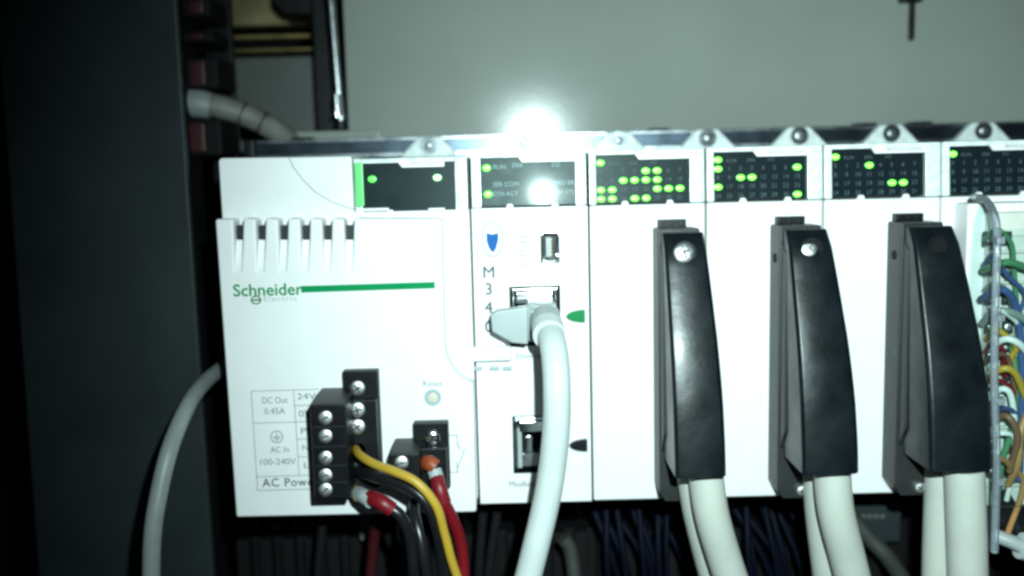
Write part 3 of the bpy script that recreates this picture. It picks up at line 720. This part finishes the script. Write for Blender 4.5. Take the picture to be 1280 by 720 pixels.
for i, (px, d) in enumerate(((405, 5), (500, -3), (604, 4), (622, 8))):
    tag(MB().tube([W(px, 640, 22), W(px-d, 690, 22), W(px-2*d, 760, 22)], 1.5, 10).build('dark_wire', m_blk),
        ['black wire hanging under the tall terminal plug, left of the grey bracket', 'black wire behind the yellow wire in the dark below', 'black wire just right of the red wire below the module gap', 'black wire nearest the white network cable on its left'][i], 'wire', 'black wires hanging in the dark below the modules')

# ------------------------------------------------------------------ wired terminal block on the last I/O module
YT = -8.0
t = thing('terminal_block', W(1240, 640, -8), 'ivory screw terminal block with coloured wires behind a clear cover, at the right edge', 'terminal block')
a, c = W(1197, 632, YT), W(1380, 250, YT)
MB().box(a.x, c.x, YT, -.05, a.z, c.z).build('body', m_white, t, .6)
p0, p1 = W(1224, 632, YT-3), W(1380, 262, YT-3)
MB().box(p0.x, p1.x, YT-3.5, YT-.02, p0.z, p1.z).build('terminal_face', m_block, t, .5)
rows = [298, 336, 372, 408, 444, 480, 516, 552, 588]
for k, py in enumerate(rows):
    for px in (1234, 1256):
        q = W(px+k*.6, py, YT-3.5)
        MB().box(q.x-1.4, q.x+1.4, YT-4.6, YT-3.5, q.z-1.9, q.z+1.9).build('clamp', m_duct, t, .3)
        screw(t, (q.x, YT-4.6, q.z), 1.0, .4, 'line', .3+k)
    q = W(1240, py+17, YT-3.5)
    MB().box(p0.x+.3, p0.x+24, YT-4.9, YT-3.52, q.z-.35, q.z+.35).build('partition', m_block, t, .2)
t = thing('clear_cover', W(1245, 690, -26), 'clear plastic cover hinged over the wired terminal block at the right edge', 'cover')
edge = [(1216, 246, -10), (1234, 252, -16), (1246, 286, -24), (1244, 380, -26), (1243, 480, -26), (1246, 580, -26), (1243, 690, -26)]
E = [W(*p) for p in edge]
MB().tube(E, .95, 12).build('cover_edge', m_coveredge, t)
rings = [[(e_.x-.35, e_.y, e_.z), (e_.x+.35, e_.y, e_.z), (e_.x+1.2, YT-3.6, e_.z), (e_.x+.5, YT-3.6, e_.z)] for e_ in E[1:]]
MB().loft(rings).build('side_wall', m_cover, t)
MB().box(E[2].x+1.0, E[2].x+30, -26.4, -25.8, E[-1].z+12, E[2].z).build('front_wall', m_window, t)
for py in (300, 396, 500, 600):
    q = W(1246, py, -25); MB().box(q.x-.9, q.x+1.2, -27.0, -24, q.z-1.0, q.z+1.0).build('lug', m_coveredge, t, .4)
ws = [(m_wgreen, 'upper bright green wire bowing across the terminal block', [(1228, 338, -13), (1242, 333, -18), (1262, 328, -19), (1292, 338, -17)], 1.15),
      (m_wblue, 'dark blue wire bowing across the terminal block under the green one', [(1226, 374, -13), (1240, 366, -18), (1258, 364, -19), (1272, 392, -17), (1278, 470, -16), (1274, 600, -15)], 1.15),
      (m_wgrey, 'grey green wire bowing across the terminal block under the blue one', [(1228, 404, -13), (1242, 391, -18), (1262, 390, -19), (1290, 404, -17)], 1.2),
      (m_wwhite, 'white wire curling at the middle of the terminal block', [(1236, 436, -13), (1256, 424, -18), (1274, 430, -19), (1292, 450, -17)], 1.1),
      (m_red, 'short red wire entering at the middle of the terminal block', [(1232, 440, -12), (1240, 430, -15), (1252, 436, -16), (1256, 470, -14)], .9),
      (m_yel, 'yellow wire curving below the white one on the terminal block', [(1232, 478, -13), (1250, 462, -18), (1268, 466, -19), (1284, 500, -17)], 1.1),
      (m_wwhite, 'lower white wire beside the yellow one on the terminal block', [(1234, 500, -13), (1254, 486, -17), (1266, 506, -17), (1270, 590, -15)], 1.0),
      (m_wbrn, 'brown wire curling at the lower part of the terminal block', [(1236, 530, -13), (1258, 520, -18), (1272, 546, -19), (1262, 590, -17)], 1.15),
      (m_worg, 'orange wire at the lower right corner of the terminal block', [(1292, 500, -16), (1276, 540, -18), (1272, 580, -18), (1260, 606, -14)], 1.15),
      (m_wgreen, 'lower green wire running upright along the terminal block', [(1262, 420, -14), (1270, 470, -15), (1266, 530, -15), (1252, 580, -14), (1250, 612, -13)], 1.0)]
wr = random.Random(11)
XL = [(m_wgreen, 'thin green'), (m_wblue, 'thin blue'), (m_wgrey, 'thin grey'), (m_wwhite, 'thin white'), (m_yel, 'thin yellow'), (m_wbrn, 'thin brown'), (m_red, 'thin red'), (m_wblue, 'slack blue'), (m_wwhite, 'slack white'), (m_worg, 'thin orange')]
XW = ['looping at the very top of the terminal block', 'just above the upper green wire', 'tucked under the upper green wire', 'between the blue and grey green wires', 'over the middle screws', 'just under the middle white wire', 'beside the short red entry', 'along the lower screws', 'near the brown wire', 'at the lowest screws']
for k, ((m, nm), wh) in enumerate(zip(XL, XW)):
    py = 300 + k*31
    ws.append((m, nm + ' wire ' + wh, [(1229+wr.uniform(-2, 6), py, -12), (1244+wr.uniform(-3, 6), py-wr.uniform(4, 14), -16-wr.uniform(0, 4)), (1262+wr.uniform(-5, 8), py+wr.uniform(-8, 12), -17),
               (1270+wr.uniform(-6, 12), py+wr.uniform(24, 44), -15), (1266+wr.uniform(-10, 14), py+wr.uniform(60, 90), -13)], .75+.2*wr.random()))
for m, lb, pts, r in ws:
    tag(MB().tube([W(*p) for p in pts], r*.82, 12).build('terminal_wire', m), lb, 'wire', 'coloured wires on the terminal block')
tag(MB().tube([W(1236, 606, -6), W(1258, 640, -6), W(1280, 660, -6), W(1330, 700, -6)], 6.0, 16).build('black_loom', m_blk), 'thick black wire loom below the terminal block at the right edge', 'loom')
t = thing('grey_tip_cable', W(1262, 700, -12), 'stubby dark cable with a pale grey tip at the lower right corner', 'cable')
MB().tube([W(1300, 690, -14), W(1276, 682, -14)], 3.6, 16, sub=4).build('pale_tip', m_eth, t)
MB().tube([W(1277, 683, -14), W(1262, 676, -13), W(1240, 668, -11)], 1.9, 14, sub=5).build('stub', m_boot, t)
for o in bpy.data.objects:
    if 'org' in o: del o['org']
